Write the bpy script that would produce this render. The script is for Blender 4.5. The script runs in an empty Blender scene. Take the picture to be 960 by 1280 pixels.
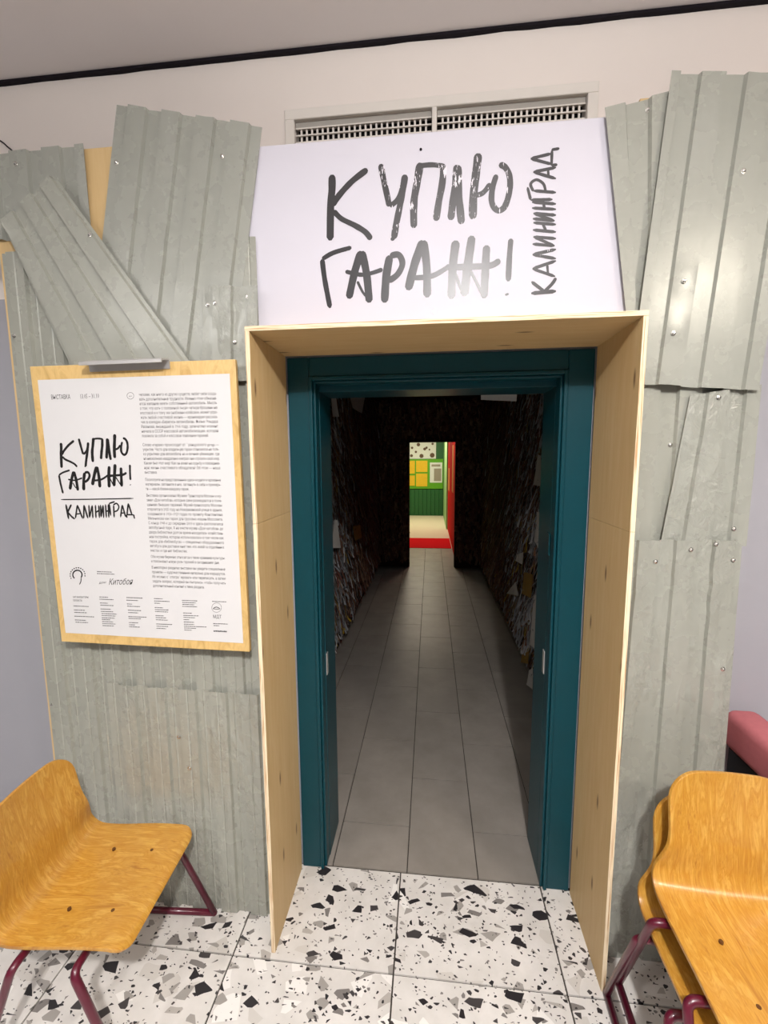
import bpy, bmesh, math, random
from math import sin, cos, pi
from mathutils import Vector, Matrix, noise

random.seed(7)
SC = bpy.context.scene
COL = SC.collection

# ------------------------------------------------------------------ camera
F_PX, PITCH, YAW, ROLL = 543.493, -0.121196, -0.106756, -0.0064135
CAM = Vector((-0.01034, -1.72726, 1.82968))
def cam_axes():
    fwd = Vector((sin(YAW)*cos(PITCH), cos(YAW)*cos(PITCH), sin(PITCH)))
    right = Vector((cos(YAW), -sin(YAW), 0))
    up = right.cross(fwd)
    r = cos(ROLL)*right + sin(ROLL)*up
    u = -sin(ROLL)*right + cos(ROLL)*up
    return r, u, fwd
CR, CU, CF = cam_axes()
cd = bpy.data.cameras.new('camera')
cam = bpy.data.objects.new('camera', cd); COL.objects.link(cam)
cd.sensor_fit = 'VERTICAL'; cd.sensor_height = 36.0; cd.lens = 36.0*F_PX/1280.0
cd.clip_start = 0.02; cd.clip_end = 60
M3 = Matrix((CR, CU, -CF)).transposed()
cam.matrix_world = Matrix.Translation(CAM) @ M3.to_4x4()
SC.camera = cam

# ------------------------------------------------------------------ light
SC.view_settings.view_transform = 'Standard'
SC.view_settings.look = 'None'
SC.view_settings.gamma = 1.0
SC.view_settings.use_curve_mapping = False
SC.view_settings.exposure = 0.0
w = bpy.data.worlds.new('world'); SC.world = w; w.use_nodes = True
w.node_tree.nodes['Background'].inputs[0].default_value = (0.8, 0.85, 1.0, 1)
w.node_tree.nodes['Background'].inputs[1].default_value = 0.10
def lamp(name, loc, power, size, color, target=None, spread=pi):
    l = bpy.data.lights.new(name, 'AREA'); l.shape = 'DISK'; l.size = size
    l.energy = power; l.color = color; l.spread = spread
    o = bpy.data.objects.new(name, l); COL.objects.link(o); o.location = loc
    if target is not None:
        o.rotation_euler = (Vector(target)-Vector(loc)).to_track_quat('-Z', 'Y').to_euler()
    return o
def bulb(name, loc, power, radius, color):
    l = bpy.data.lights.new(name, 'POINT'); l.shadow_soft_size = radius; l.energy = power; l.color = color
    o = bpy.data.objects.new(name, l); COL.objects.link(o); o.location = loc; return o
bulb('lamp_middle', (0.25, -2.45, 3.12), 62, 0.06, (1.0, 0.965, 0.945))
bulb('lamp_right', (1.95, -2.5, 3.12), 36, 0.07, (1.0, 0.90, 0.77))
bulb('lamp_left', (-2.5, -2.6, 3.05), 16, 0.07, (1.0, 0.97, 0.95))
lamp('downlight_middle', (0.25, -2.45, 3.03), 84, 0.10, (1.0, 0.965, 0.945))
lamp('downlight_right', (1.95, -2.5, 3.03), 24, 0.10, (1.0, 0.92, 0.80))
lamp('downlight_left', (-1.7, -2.6, 3.03), 26, 0.10, (1.0, 0.97, 0.95))
lamp('fill_light_soft', (0.0, -3.3, 3.27), 22, 1.6, (0.86, 0.93, 1.0))  # unseen soft fill, added to even out the room light
lamp('fill_light_up', (0.2, -1.7, 2.85), 23, 0.9, (1.0, 0.97, 0.96), target=(0.2, -1.701, 3.85))  # added fill aimed upward to brighten the ceiling and upper wall
lamp('lamp_far_room', (-0.3, 10.4, 2.9), 75, 0.6, (1.0, 0.88, 0.70))
lamp('lamp_vestibule', (0.0, 6.9, 2.9), 14, 0.3, (1.0, 0.80, 0.62))

# ------------------------------------------------------------------ helpers
def P(px, py, ax, c):
    """point of the plane <axis>=c seen at photo pixel (px, py)"""
    d = CF + CR*((px-480)/F_PX) - CU*((py-640)/F_PX)
    t = (c-CAM[ax])/d[ax]
    return CAM + d*t

def wl(o):
    v = Vector((0, 0, 0))
    while o is not None:
        v += o.location; o = o.parent
    return v
def link(name, me, mat, parent=None):
    o = bpy.data.objects.new(name, me); COL.objects.link(o)
    if mat is not None:
        for m in (mat if isinstance(mat, (list, tuple)) else [mat]): me.materials.append(m)
    if parent is not None:
        o.parent = parent
    return o
def mk(name, verts, faces, mat, parent=None, smooth=False, world=True, mids=None):
    me = bpy.data.meshes.new(name)
    off = wl(parent) if (parent is not None and world) else Vector((0, 0, 0))
    me.from_pydata([tuple(Vector(v)-off) for v in verts], [], faces)
    if smooth:
        for p in me.polygons: p.use_smooth = True
    if mids:
        for p, m in zip(me.polygons, mids): p.material_index = m
    me.update()
    return link(name, me, mat, parent)
def bm_obj(name, bm, mat, parent=None, smooth=False, world=True):
    me = bpy.data.meshes.new(name)
    if parent is not None and world:
        bmesh.ops.translate(bm, verts=bm.verts, vec=-wl(parent))
    bm.to_mesh(me); bm.free()
    if smooth:
        for p in me.polygons: p.use_smooth = True
    return link(name, me, mat, parent)
def add_box(bm, x0, x1, y0, y1, z0, z1, bev=0.0, seg=1):
    r = bmesh.ops.create_cube(bm, size=1.0)
    vs = r['verts']
    for v in vs:
        v.co = Vector((x0+(v.co.x+.5)*(x1-x0), y0+(v.co.y+.5)*(y1-y0), z0+(v.co.z+.5)*(z1-z0)))
    if bev > 0:
        es = list({e for v in vs for e in v.link_edges})
        bmesh.ops.bevel(bm, geom=es, offset=bev, segments=seg, affect='EDGES', profile=.5)
def box(name, x0, x1, y0, y1, z0, z1, mat, parent=None, bev=0.0, seg=1):
    bm = bmesh.new(); add_box(bm, x0, x1, y0, y1, z0, z1, bev, seg)
    return bm_obj(name, bm, mat, parent)
def boxes(name, lst, mat, parent=None, bev=0.0):
    bm = bmesh.new()
    for b in lst: add_box(bm, *b, bev)
    return bm_obj(name, bm, mat, parent)
def tube_mesh(pts, r, n=10, cap=True):
    pts = [Vector(p) for p in pts]; V = []; Fc = []
    up = None
    for i, p in enumerate(pts):
        t = ((pts[min(i+1, len(pts)-1)]-pts[max(i-1, 0)])).normalized()
        if up is None:
            a = Vector((0, 0, 1)) if abs(t.z) < .9 else Vector((1, 0, 0))
            up = (a - t*a.dot(t)).normalized()
        else:
            up = (up - t*up.dot(t)).normalized()
        s = t.cross(up)
        for k in range(n):
            V.append(p + (up*cos(2*pi*k/n) + s*sin(2*pi*k/n))*r)
    for i in range(len(pts)-1):
        for k in range(n):
            Fc.append((i*n+k, i*n+(k+1) % n, (i+1)*n+(k+1) % n, (i+1)*n+k))
    if cap:
        Fc.append(tuple(range(n-1, -1, -1))); Fc.append(tuple(range((len(pts)-1)*n, len(pts)*n)))
    return V, Fc
def fillet(pts, r, n=6):
    """round the inner corners of a polyline"""
    pts = [Vector(p) for p in pts]; out = [pts[0]]
    for i in range(1, len(pts)-1):
        a, b, c = pts[i-1], pts[i], pts[i+1]
        d1 = (a-b); d2 = (c-b); rr = min(r, d1.length*.45, d2.length*.45)
        p0 = b+d1.normalized()*rr; p1 = b+d2.normalized()*rr
        for k in range(n+1):
            t = k/n; out.append(p0*(1-t)**2 + b*2*t*(1-t) + p1*t*t)
    out.append(pts[-1]); return out
def catmull(pts, n=6):
    pts = [Vector(p) for p in pts]
    if len(pts) < 3:
        return [pts[0].lerp(pts[1], k/n) for k in range(n+1)]
    out = []
    for i in range(len(pts)-1):
        p0 = pts[max(i-1, 0)]; p1 = pts[i]; p2 = pts[i+1]; p3 = pts[min(i+2, len(pts)-1)]
        for k in range(n):
            t = k/n
            out.append(.5*((2*p1)+(p2-p0)*t+(2*p0-5*p1+4*p2-p3)*t*t+(3*p1-p0-3*p2+p3)*t**3))
    out.append(pts[-1]); return out
def thing(name, label, cat, loc=(0, 0, 0), group=None):
    o = bpy.data.objects.new(name, None); COL.objects.link(o)
    o.empty_display_size = .1; o.location = loc
    return tag(o, label, cat, group)
def tag(o, label, cat, group=None):
    o['label'] = label; o['category'] = cat
    if group: o['group'] = group
    return o
def struct(o):
    o['kind'] = 'structure'; return o

# ------------------------------------------------------------------ materials
def srgb(r, g, b):
    f = lambda c: (c/255/12.92) if c/255 <= .04045 else ((c/255+.055)/1.055)**2.4
    return (f(r), f(g), f(b), 1)
class NT:
    def __init__(s, name):
        s.m = bpy.data.materials.new(name); s.m.use_nodes = True
        s.t = s.m.node_tree; s.b = s.t.nodes['Principled BSDF']
    def n(s, typ, **kw):
        x = s.t.nodes.new(typ)
        for k, v in kw.items():
            if k.startswith('i_'): x.inputs[k[2:].replace('_', ' ')].default_value = v
            else: setattr(x, k, v)
        return x
    def l(s, a, b): s.t.links.new(a, b)
    def ramp(s, fac, stops, interp='LINEAR'):
        r = s.n('ShaderNodeValToRGB'); r.color_ramp.interpolation = interp
        el = r.color_ramp.elements
        while len(el) < len(stops): el.new(.5)
        for e, (p, c) in zip(el, stops):
            e.position = p; e.color = c if len(c) == 4 else (*c, 1)
        s.l(fac, r.inputs[0]); return r.outputs[0]
    def mix(s, fac, a, b, typ='MIX'):
        x = s.n('ShaderNodeMix', data_type='RGBA', blend_type=typ)
        for sock, v in ((x.inputs[0], fac), (x.inputs[6], a), (x.inputs[7], b)):
            if hasattr(v, 'links'): s.l(v, sock)
            else: sock.default_value = v
        return x.outputs[2]
    def math(s, op, a, b=None, c=None):
        x = s.n('ShaderNodeMath', operation=op)
        for sock, v in zip(x.inputs, (a, b, c)):
            if v is None: continue
            if hasattr(v, 'links'): s.l(v, sock)
            else: sock.default_value = v
        return x.outputs[0]
    def coord(s, scale=(1, 1, 1), kind='Object', rot=(0, 0, 0)):
        if kind == 'Position': o = s.n('ShaderNodeNewGeometry').outputs['Position']
        else: o = s.n('ShaderNodeTexCoord').outputs[kind]
        mp = s.n('ShaderNodeMapping'); mp.inputs['Scale'].default_value = scale
        mp.inputs['Rotation'].default_value = rot
        s.l(o, mp.inputs[0]); return mp.outputs[0]
    def noise(s, vec, scale, detail=4, rough=.55, dist=0, col=False):
        x = s.n('ShaderNodeTexNoise'); x.inputs['Scale'].default_value = scale
        x.inputs['Detail'].default_value = detail; x.inputs['Roughness'].default_value = rough
        x.inputs['Distortion'].default_value = dist
        if vec is not None: s.l(vec, x.inputs['Vector'])
        return x.outputs['Color' if col else 'Fac']
    def base(s, v):
        i = s.b.inputs['Base Color']
        if hasattr(v, 'links'): s.l(v, i)
        else: i.default_value = v
    def set(s, **kw):
        for k, v in kw.items():
            i = s.b.inputs[k.replace('_', ' ')]
            if hasattr(v, 'links'): s.l(v, i)
            else: i.default_value = v
    def bump(s, h, strength=.3, dist=.002):
        x = s.n('ShaderNodeBump'); x.inputs['Strength'].default_value = strength
        x.inputs['Distance'].default_value = dist
        s.l(h, x.inputs['Height']); s.l(x.outputs[0], s.b.inputs['Normal'])

def plain(name, col, rough=.5, spec=.5, metal=0, var=.08, nscale=20, coat=0, bump=0):
    t = NT(name); c = t.coord(kind='Position')
    nz = t.noise(c, nscale)
    dark = tuple(x*(1-var) for x in col[:3])+(1,); lite = tuple(min(1, x*(1+var)) for x in col[:3])+(1,)
    t.base(t.mix(nz, dark, lite)); t.set(Roughness=rough, Specular_IOR_Level=spec, Metallic=metal)
    if coat: t.set(Coat_Weight=coat, Coat_Roughness=.1)
    if bump: t.bump(t.noise(c, nscale*4), bump, .002)
    return t.m

MAT = {}
MAT['wall'] = plain('white_wall_paint', srgb(226, 219, 214), .75, .3, var=.02, nscale=6, bump=.05)
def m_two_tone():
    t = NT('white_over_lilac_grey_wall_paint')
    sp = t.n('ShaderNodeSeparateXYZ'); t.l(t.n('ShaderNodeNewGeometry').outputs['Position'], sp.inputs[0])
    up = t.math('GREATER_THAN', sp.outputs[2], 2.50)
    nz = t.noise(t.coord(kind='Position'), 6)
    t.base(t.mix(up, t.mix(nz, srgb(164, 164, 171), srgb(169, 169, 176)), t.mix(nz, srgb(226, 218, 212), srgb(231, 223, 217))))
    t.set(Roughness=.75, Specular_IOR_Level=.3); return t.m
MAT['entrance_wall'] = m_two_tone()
MAT['room_wall'] = plain('grey_room_wall', srgb(150, 150, 154), .8, .3, var=.02)
MAT['ceiling'] = plain('ceiling_paint', srgb(226, 220, 219), .8, .3, var=.02, nscale=5)
MAT['black_gap'] = plain('shadow_gap_and_cable_black', srgb(22, 17, 24), .8, .2, var=.3)
MAT['sign'] = plain('white_sign_board', srgb(207, 205, 215), .62, .3, var=.015, nscale=9)
MAT['paper'] = plain('poster_paper', srgb(215, 214, 214), .6, .3, var=.01)
MAT['dark_text'] = plain('printed_ink', srgb(58, 57, 58), .6, .3)
MAT['teal'] = plain('teal_gloss_paint', srgb(6, 62, 72), .36, .3, var=.12, nscale=5, bump=.06)
MAT['steel'] = plain('brushed_steel', srgb(190, 188, 186), .35, .6, metal=.45)
MAT['screw'] = plain('screw_head', srgb(215, 213, 208), .25, .5, metal=1)
MAT['maroon'] = plain('maroon_painted_tube', srgb(88, 14, 38), .33, .5, var=.12, coat=.3)
MAT['pink'] = plain('pink_upholstery', srgb(184, 108, 113), .85, .2, var=.10, nscale=60, bump=.2)
MAT['black_wood'] = plain('black_sofa_body', srgb(18, 14, 15), .6, .3)
MAT['vent_white'] = plain('vent_white_metal', srgb(222, 217, 210), .5, .4, var=.02)
MAT['vent_dark'] = plain('vent_interior', srgb(28, 25, 24), .8, .2)
MAT['vent_blade'] = plain('vent_grey_blade', srgb(166, 162, 155), .5, .4, var=.03)
MAT['grout'] = plain('tile_grout', srgb(74, 69, 64), .9, .1)
MAT['corridor'] = plain('dark_corridor_backing', srgb(62, 46, 42), .9, .1, var=.4, nscale=8)
MAT['green'] = plain('bright_green_panel', srgb(92, 158, 36), .5, .3, var=.08)
MAT['dark_green'] = plain('dark_green_boards', srgb(38, 92, 50), .5, .4, var=.12)
MAT['light_green'] = plain('pale_green_wall', srgb(150, 190, 130), .6, .3)
MAT['red'] = plain('red_gloss_panel', srgb(214, 14, 18), .8, .05, var=.1)
MAT['red_carpet'] = plain('red_carpet', srgb(220, 16, 30), .9, .05, var=.15, nscale=80)
MAT['cream'] = plain('cream_floor', srgb(222, 206, 182), .5, .4, var=.05)
MAT['yellow'] = plain('yellow_notice_paper', srgb(224, 178, 40), .6, .3, var=.12)
MAT['orange'] = plain('pale_orange', srgb(235, 150, 90), .6, .3, var=.1)
MAT['grey_print'] = plain('grey_print', srgb(150, 140, 128), .6, .3)
MAT['brown_print'] = plain('brown_print', srgb(96, 72, 58), .6, .3)
MAT['rivet'] = plain('rivet', srgb(92, 56, 24), .5, .4)
MAT['note'] = plain('note_paper', srgb(225, 222, 216), .7, .2, var=.05)
MAT['note_yellow'] = plain('yellow_note', srgb(150, 112, 18), .6, .3, var=.2)

def m_ink(name, dry):
    t = NT(name)
    if dry:
        nz = t.noise(t.coord((1, 1, .2), 'Position', rot=(0, .12, 0)), 170, 3, .65)
        big = t.noise(t.coord((1, 1, .8), 'Position'), 13, 2)
        f = t.math('ADD', t.math('MULTIPLY', nz, .8), t.math('MULTIPLY', big, .5))
        t.base(t.ramp(f, [(.755, srgb(36, 35, 38)), (.77, srgb(222, 218, 226))]))
    else: t.base(srgb(36, 35, 38))
    t.set(Roughness=.33, Specular_IOR_Level=.55); return t.m
MAT['ink'] = m_ink('glossy_black_brush_ink', False)
MAT['ink_dry'] = m_ink('dry_black_brush_ink', True)
def m_ink_flat():
    t = NT('black_brush_print'); t.base(srgb(24, 22, 22)); t.set(Roughness=.6, Specular_IOR_Level=.3); return t.m
MAT['ink_flat'] = m_ink_flat()

def m_sheet(name, crumple):
    t = NT(name)
    c = t.coord((1, 1, 1), 'Position')
    oi = t.n('ShaderNodeObjectInfo').outputs['Random']
    a = t.noise(t.coord((4, 4, .8), 'Position'), 3, 3, .5)
    col = t.ramp(a, [(.25, srgb(153, 155, 147)), (.55, srgb(156, 158, 150)), (.8, srgb(160, 162, 155))])
    col = t.mix(t.math('MULTIPLY', oi, .35), col, srgb(158, 157, 142))
    t.base(col)
    r = t.noise(c, 14, 4); t.set(Roughness=t.ramp(r, [(.3, (.265,)*3), (.75, (.285,)*3)]), Specular_IOR_Level=.5, Metallic=.05)
    h = t.math('ADD', t.noise(t.coord((4, 4, 1.3), 'Position'), 3, 2, .45, .2), t.math('MULTIPLY', t.noise(c, 30, 3), .05))
    if crumple:
        mask = t.ramp(t.noise(t.coord((1.6, 1, .5), 'Position'), 6, 2), [(.46, (0, 0, 0)), (.62, (1, 1, 1))])
        cr = t.noise(t.coord((1, 1, .55), 'Position'), 26, 4, .6, 1.5)
        h = t.math('ADD', h, t.math('MULTIPLY', t.math('MULTIPLY', mask, cr), crumple))
    t.bump(h, .25 if crumple else .16, .006); return t.m
MAT['sheet'] = m_sheet('grey_painted_profiled_steel', 0)
MAT['sheet_crumpled'] = m_sheet('grey_crumpled_profiled_steel', 9.0)

def m_ply(name, base, dark, lite, axis):
    t = NT(name)
    sc = {'z': (16, 16, 1.3), 'x': (1.3, 16, 16)}[axis]
    g = t.noise(t.coord(sc, 'Position'), 3, 6, .6, .6)
    col = t.ramp(g, [(.25, dark), (.5, base), (.78, lite)])
    b = t.noise(t.coord((3, 3, 1), 'Position'), 2.2, 3)
    col = t.mix(t.ramp(b, [(.4, (0, 0, 0)), (.75, (.4, .4, .4))]), col, srgb(206, 172, 122))
    # oval knots
    ks = {'z': (0, 9, 2.4), 'x': (2.4, 9, 0)}[axis]
    v = t.n('ShaderNodeTexVoronoi', voronoi_dimensions='2D'); v.inputs['Scale'].default_value = 1.0
    sx = t.n('ShaderNodeSeparateXYZ'); t.l(t.coord(ks, 'Position'), sx.inputs[0])
    cx = t.n('ShaderNodeCombineXYZ'); t.l(sx.outputs[2 if axis == 'z' else 0], cx.inputs[0]); t.l(sx.outputs[1], cx.inputs[1])
    t.l(cx.outputs[0], v.inputs['Vector'])
    sep = t.n('ShaderNodeSeparateColor'); t.l(v.outputs['Color'], sep.inputs[0])
    near = t.ramp(v.outputs['Distance'], [(.03, (1, 1, 1)), (.085, (0, 0, 0))])
    k = t.math('MULTIPLY', near, t.math('GREATER_THAN', sep.outputs[0], .45))
    col = t.mix(t.math('MULTIPLY', k, .8), col, srgb(92, 58, 30))
    t.base(col); t.set(Roughness=.55, Specular_IOR_Level=.35)
    t.bump(g, .12, .002); return t.m
MAT['ply'] = m_ply('birch_plywood_upright', srgb(208, 178, 128), srgb(202, 170, 118), srgb(214, 187, 140), 'z')
MAT['ply_x'] = m_ply('birch_plywood_level', srgb(208, 178, 128), srgb(202, 170, 118), srgb(214, 187, 140), 'x')
def m_edge(name, sc):
    t = NT(name)
    nz = t.noise(t.coord(sc, 'Position'), 1, 2)
    t.base(t.ramp(nz, [(.38, srgb(186, 146, 104)), (.5, srgb(232, 212, 178)), (.8, srgb(240, 224, 196))])); t.set(Roughness=.7)
    return t.m
MAT['edge'] = m_edge('plywood_edge_upright', (330, 1, 6))
MAT['edge_x'] = m_edge('plywood_edge_level', (6, 1, 330))
def m_board():
    t = NT('varnished_clipboard_wood')
    g = t.noise(t.coord((4, 4, 1.6), 'Position'), 5, 6, .6, 2.0)
    t.base(t.ramp(g, [(.3, srgb(198, 160, 96)), (.55, srgb(222, 188, 124)), (.75, srgb(210, 172, 108))]))
    t.set(Roughness=.4); return t.m
MAT['clipboard'] = m_board()
def m_chair():
    t = NT('honey_lacquered_beech')
    g = t.noise(t.coord((1.6, 9, 1.6), 'Object'), 2.6, 6, .6, 2.2)
    f = t.noise(t.coord((9, 120, 9), 'Object'), 2, 3, .6)
    col = t.ramp(g, [(.3, srgb(164, 110, 36)), (.43, srgb(200, 151, 64)), (.5, srgb(186, 133, 46)), (.6, srgb(208, 162, 76)), (.72, srgb(190, 139, 52))])
    col = t.mix(t.ramp(f, [(.35, (.35,)*3), (.6, (0, 0, 0))]), col, srgb(170, 104, 32))
    t.base(col); t.set(Roughness=.3, Specular_IOR_Level=.5, Coat_Weight=.35, Coat_Roughness=.14)
    return t.m
MAT['chair'] = m_chair()

def m_terrazzo():
    t = NT('black_and_white_terrazzo')
    geo = t.n('ShaderNodeNewGeometry').outputs['Position']
    oi = t.n('ShaderNodeObjectInfo').outputs['Random']
    off = t.n('ShaderNodeCombineXYZ'); t.l(t.math('MULTIPLY', oi, 37.0), off.inputs[0]); t.l(t.math('MULTIPLY', oi, 91.0), off.inputs[1])
    add = t.n('ShaderNodeVectorMath', operation='ADD'); t.l(geo, add.inputs[0]); t.l(off.outputs[0], add.inputs[1])
    flat = t.n('ShaderNodeVectorMath', operation='MULTIPLY'); t.l(add.outputs[0], flat.inputs[0]); flat.inputs[1].default_value = (1, 1, 0)
    wn = t.n('ShaderNodeTexNoise'); wn.inputs['Scale'].default_value = 9; t.l(flat.outputs[0], wn.inputs['Vector'])
    wsc = t.n('ShaderNodeVectorMath', operation='SCALE'); t.l(wn.outputs['Color'], wsc.inputs[0]); wsc.inputs['Scale'].default_value = .022
    vec = t.n('ShaderNodeVectorMath', operation='ADD'); t.l(flat.outputs[0], vec.inputs[0]); t.l(wsc.outputs[0], vec.inputs[1])
    vec = vec.outputs[0]
    bg = t.noise(vec, 10, 4)
    col = t.ramp(bg, [(.3, srgb(210, 206, 200)), (.7, srgb(227, 223, 218))])
    def layer(col, scale, thr, e0, e1, stops, rot, stretch):
        mp = t.n('ShaderNodeMapping'); mp.inputs['Rotation'].default_value = (0, 0, rot); mp.inputs['Scale'].default_value = stretch
        t.l(vec, mp.inputs[0])
        v = t.n('ShaderNodeTexVoronoi', voronoi_dimensions='2D'); v.inputs['Scale'].default_value = scale; t.l(mp.outputs[0], v.inputs['Vector'])
        d = t.n('ShaderNodeTexVoronoi', voronoi_dimensions='2D', feature='DISTANCE_TO_EDGE'); d.inputs['Scale'].default_value = scale; t.l(mp.outputs[0], d.inputs['Vector'])
        sp = t.n('ShaderNodeSeparateColor'); t.l(v.outputs['Color'], sp.inputs[0])
        edge = t.math('ADD', t.math('MULTIPLY', sp.outputs[1], e1-e0), e0)
        m = t.math('MULTIPLY', t.math('GREATER_THAN', sp.outputs[0], thr), t.math('GREATER_THAN', d.outputs['Distance'], edge))
        c2 = t.ramp(sp.outputs[2], stops, 'CONSTANT')
        return t.mix(m, col, c2)
    G = srgb(160, 155, 149); L = srgb(236, 233, 228); D = srgb(46, 43, 45); D2 = srgb(70, 66, 66); G2 = srgb(128, 123, 119)
    col = layer(col, 11, .72, .12, .28, [(0, L), (.5, srgb(206, 201, 194))], .4, (1, 1.3, 1))
    col = layer(col, 16, .68, .16, .33, [(0, G), (.6, srgb(178, 172, 165)), (.85, G2)], 2.0, (1, 1.5, 1))
    col = layer(col, 80, .85, .18, .38, [(0, D), (.5, G2), (.75, D2)], 1.0, (1, 1.3, 1))
    col = layer(col, 38, .82, .20, .38, [(0, D), (.55, D2), (.8, G2)], .9, (1, 1.6, 1))
    col = layer(col, 15.5, .75, .17, .34, [(0, D), (.6, D2), (.85, D)], -.7, (1, 1.45, 1))
    t.base(col); t.set(Roughness=.32, Specular_IOR_Level=.45); return t.m
MAT['terrazzo'] = m_terrazzo()
def m_greytile():
    t = NT('grey_stone_tile')
    oi = t.n('ShaderNodeObjectInfo').outputs['Random']
    nz = t.noise(t.coord((1, 1, 1), 'Position'), 5, 5, .6)
    col = t.ramp(nz, [(.3, srgb(134, 128, 120)), (.7, srgb(154, 147, 139))])
    t.base(t.mix(t.math('MULTIPLY', oi, .35), col, srgb(132, 126, 119)))
    t.set(Roughness=.42); return t.m
MAT['grey_tile'] = m_greytile()
def m_strips():
    t = NT('paper_strip_colours')
    a = t.n('ShaderNodeVertexColor'); a.layer_name = 'tint'
    t.base(a.outputs[0]); t.set(Roughness=.8, Specular_IOR_Level=.2); return t.m
MAT['strips'] = m_strips()

# ------------------------------------------------------------------ room shell
XL, XR, H, DEP, TH = -0.5752, 0.5865, 2.2285, 0.3671, 0.0145   # plywood portal inner faces, height, depth, board
FB = -0.218                                                     # front of the backing boards
CEIL = 3.30
VX, VZ0, VZ1 = 0.518, 2.93, 3.07
# the entrance wall, with the doorway and the vent slot cut out
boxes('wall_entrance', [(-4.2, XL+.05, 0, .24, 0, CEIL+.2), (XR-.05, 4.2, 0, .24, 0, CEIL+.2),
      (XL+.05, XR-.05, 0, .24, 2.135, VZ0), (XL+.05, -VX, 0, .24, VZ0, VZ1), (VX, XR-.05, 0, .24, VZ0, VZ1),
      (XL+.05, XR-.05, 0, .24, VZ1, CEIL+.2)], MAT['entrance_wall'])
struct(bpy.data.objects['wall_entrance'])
struct(box('wall_left', -4.3, -4.2, -6.0, .24, 0, CEIL+.2, MAT['room_wall']))
struct(box('wall_right', 4.2, 4.3, -6.0, .24, 0, CEIL+.2, MAT['room_wall']))
struct(box('wall_rear', -4.3, 4.3, -6.1, -6.0, 0, CEIL+.2, MAT['room_wall']))
struct(box('ceiling', -4.2, 4.2, -6.0, -.014, CEIL, CEIL+.1, MAT['ceiling']))
# black strip standing in for the shadow gap between ceiling and wall
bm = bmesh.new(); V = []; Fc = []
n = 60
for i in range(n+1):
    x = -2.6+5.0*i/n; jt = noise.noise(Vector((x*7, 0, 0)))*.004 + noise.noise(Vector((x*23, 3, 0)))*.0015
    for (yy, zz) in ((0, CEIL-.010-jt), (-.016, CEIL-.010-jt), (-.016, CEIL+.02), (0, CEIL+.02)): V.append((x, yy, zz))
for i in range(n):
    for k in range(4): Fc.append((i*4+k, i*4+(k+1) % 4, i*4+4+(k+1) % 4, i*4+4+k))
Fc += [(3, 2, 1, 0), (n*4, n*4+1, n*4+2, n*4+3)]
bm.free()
struct(mk('shadow_gap_strip_1', V, Fc, MAT['black_gap']))

# floor: terrazzo tiles in front, grey tiles in the corridor
floor = struct(boxes('floor', [(-4.2, 4.2, -6, 0.0, -.10, -.006), (-1.2, 1.2, 0.0, 7.11, -.10, -.006)], MAT['grout']))
JX, JY, TS = -0.1308, -0.3887, 0.6
def tile_mesh(name, sx, sy, mat):
    bm = bmesh.new(); add_box(bm, 0, sx, 0, sy, -.012, 0, 0)
    me = bpy.data.meshes.new(name); bm.to_mesh(me); bm.free(); me.materials.append(mat); return me
def put(name, me, loc, parent):
    o = bpy.data.objects.new(name, me); COL.objects.link(o); o.location = loc; o.parent = parent; return o
g = .003
full = tile_mesh('terrazzo_tile', TS-2*g, TS-2*g, MAT['terrazzo'])
cut = tile_mesh('terrazzo_tile', TS-2*g, -JY-.004-g, MAT['terrazzo'])
cut_l = tile_mesh('terrazzo_tile', TS-2*g, -JY-.004-g, MAT['terrazzo'])
for k in range(-6, 7):
    x = JX+TS*k
    put('floor_tile', cut, (x+g, JY+g, 0), floor)
    for j in range(1, 7 if -4 < k < 4 else 3):
        put('floor_tile', full, (x+g, JY-TS*j+g, 0), floor)
GP = .672
gxs = [-1.07, -.755, -.44, -.103, .209, .523, .837, 1.15]
starts = [.26, .577, .246, .584, .246, .577, .246]
cache = {}
for c in range(7):
    gw = round(gxs[c+1]-gxs[c], 3); ys = [.003]; y = starts[c]
    while y < 7.11: ys.append(y); y += GP
    ys.append(7.112)
    for ya, yb_ in zip(ys, ys[1:]):
        key = (gw, round(yb_-ya, 3))
        if key not in cache:
            bm = bmesh.new(); add_box(bm, 0, gw-.005, 0, yb_-ya-.005, -.012, 0, 0)
            me = bpy.data.meshes.new('grey_tile'); bm.to_mesh(me); bm.free(); me.materials.append(MAT['grey_tile']); cache[key] = me
        put('floor_tile', cache[key], (gxs[c]+.0025, ya+.0025, 0), floor)

# ------------------------------------------------------------------ doorway: teal frame
df = thing('door_1', 'teal painted door frame set inside the plywood portal', 'door frame', (0, 0.1, 0))
del df['category']; df['kind'] = 'structure'
JI, JIR, JTOP = -.462, .468, 2.102
def casing(name, x0, x1, z0, z1, y0, y1, bev=.004): return box(name, x0, x1, y0, y1, z0, z1, MAT['teal'], df, bev, 2)
ZC = 2.150
casing('casing', XL+.002, -.488, .001, H-.004, -.014, -.0005)
casing('casing', .492, XR-.002, .001, H-.004, -.014, -.0005)
casing('casing', -.488, .492, ZC, H-.004, -.014, -.0005)
for (a, b, yy) in ((.488, .470, .022), (.470, .462, .010)):
    pass
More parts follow.
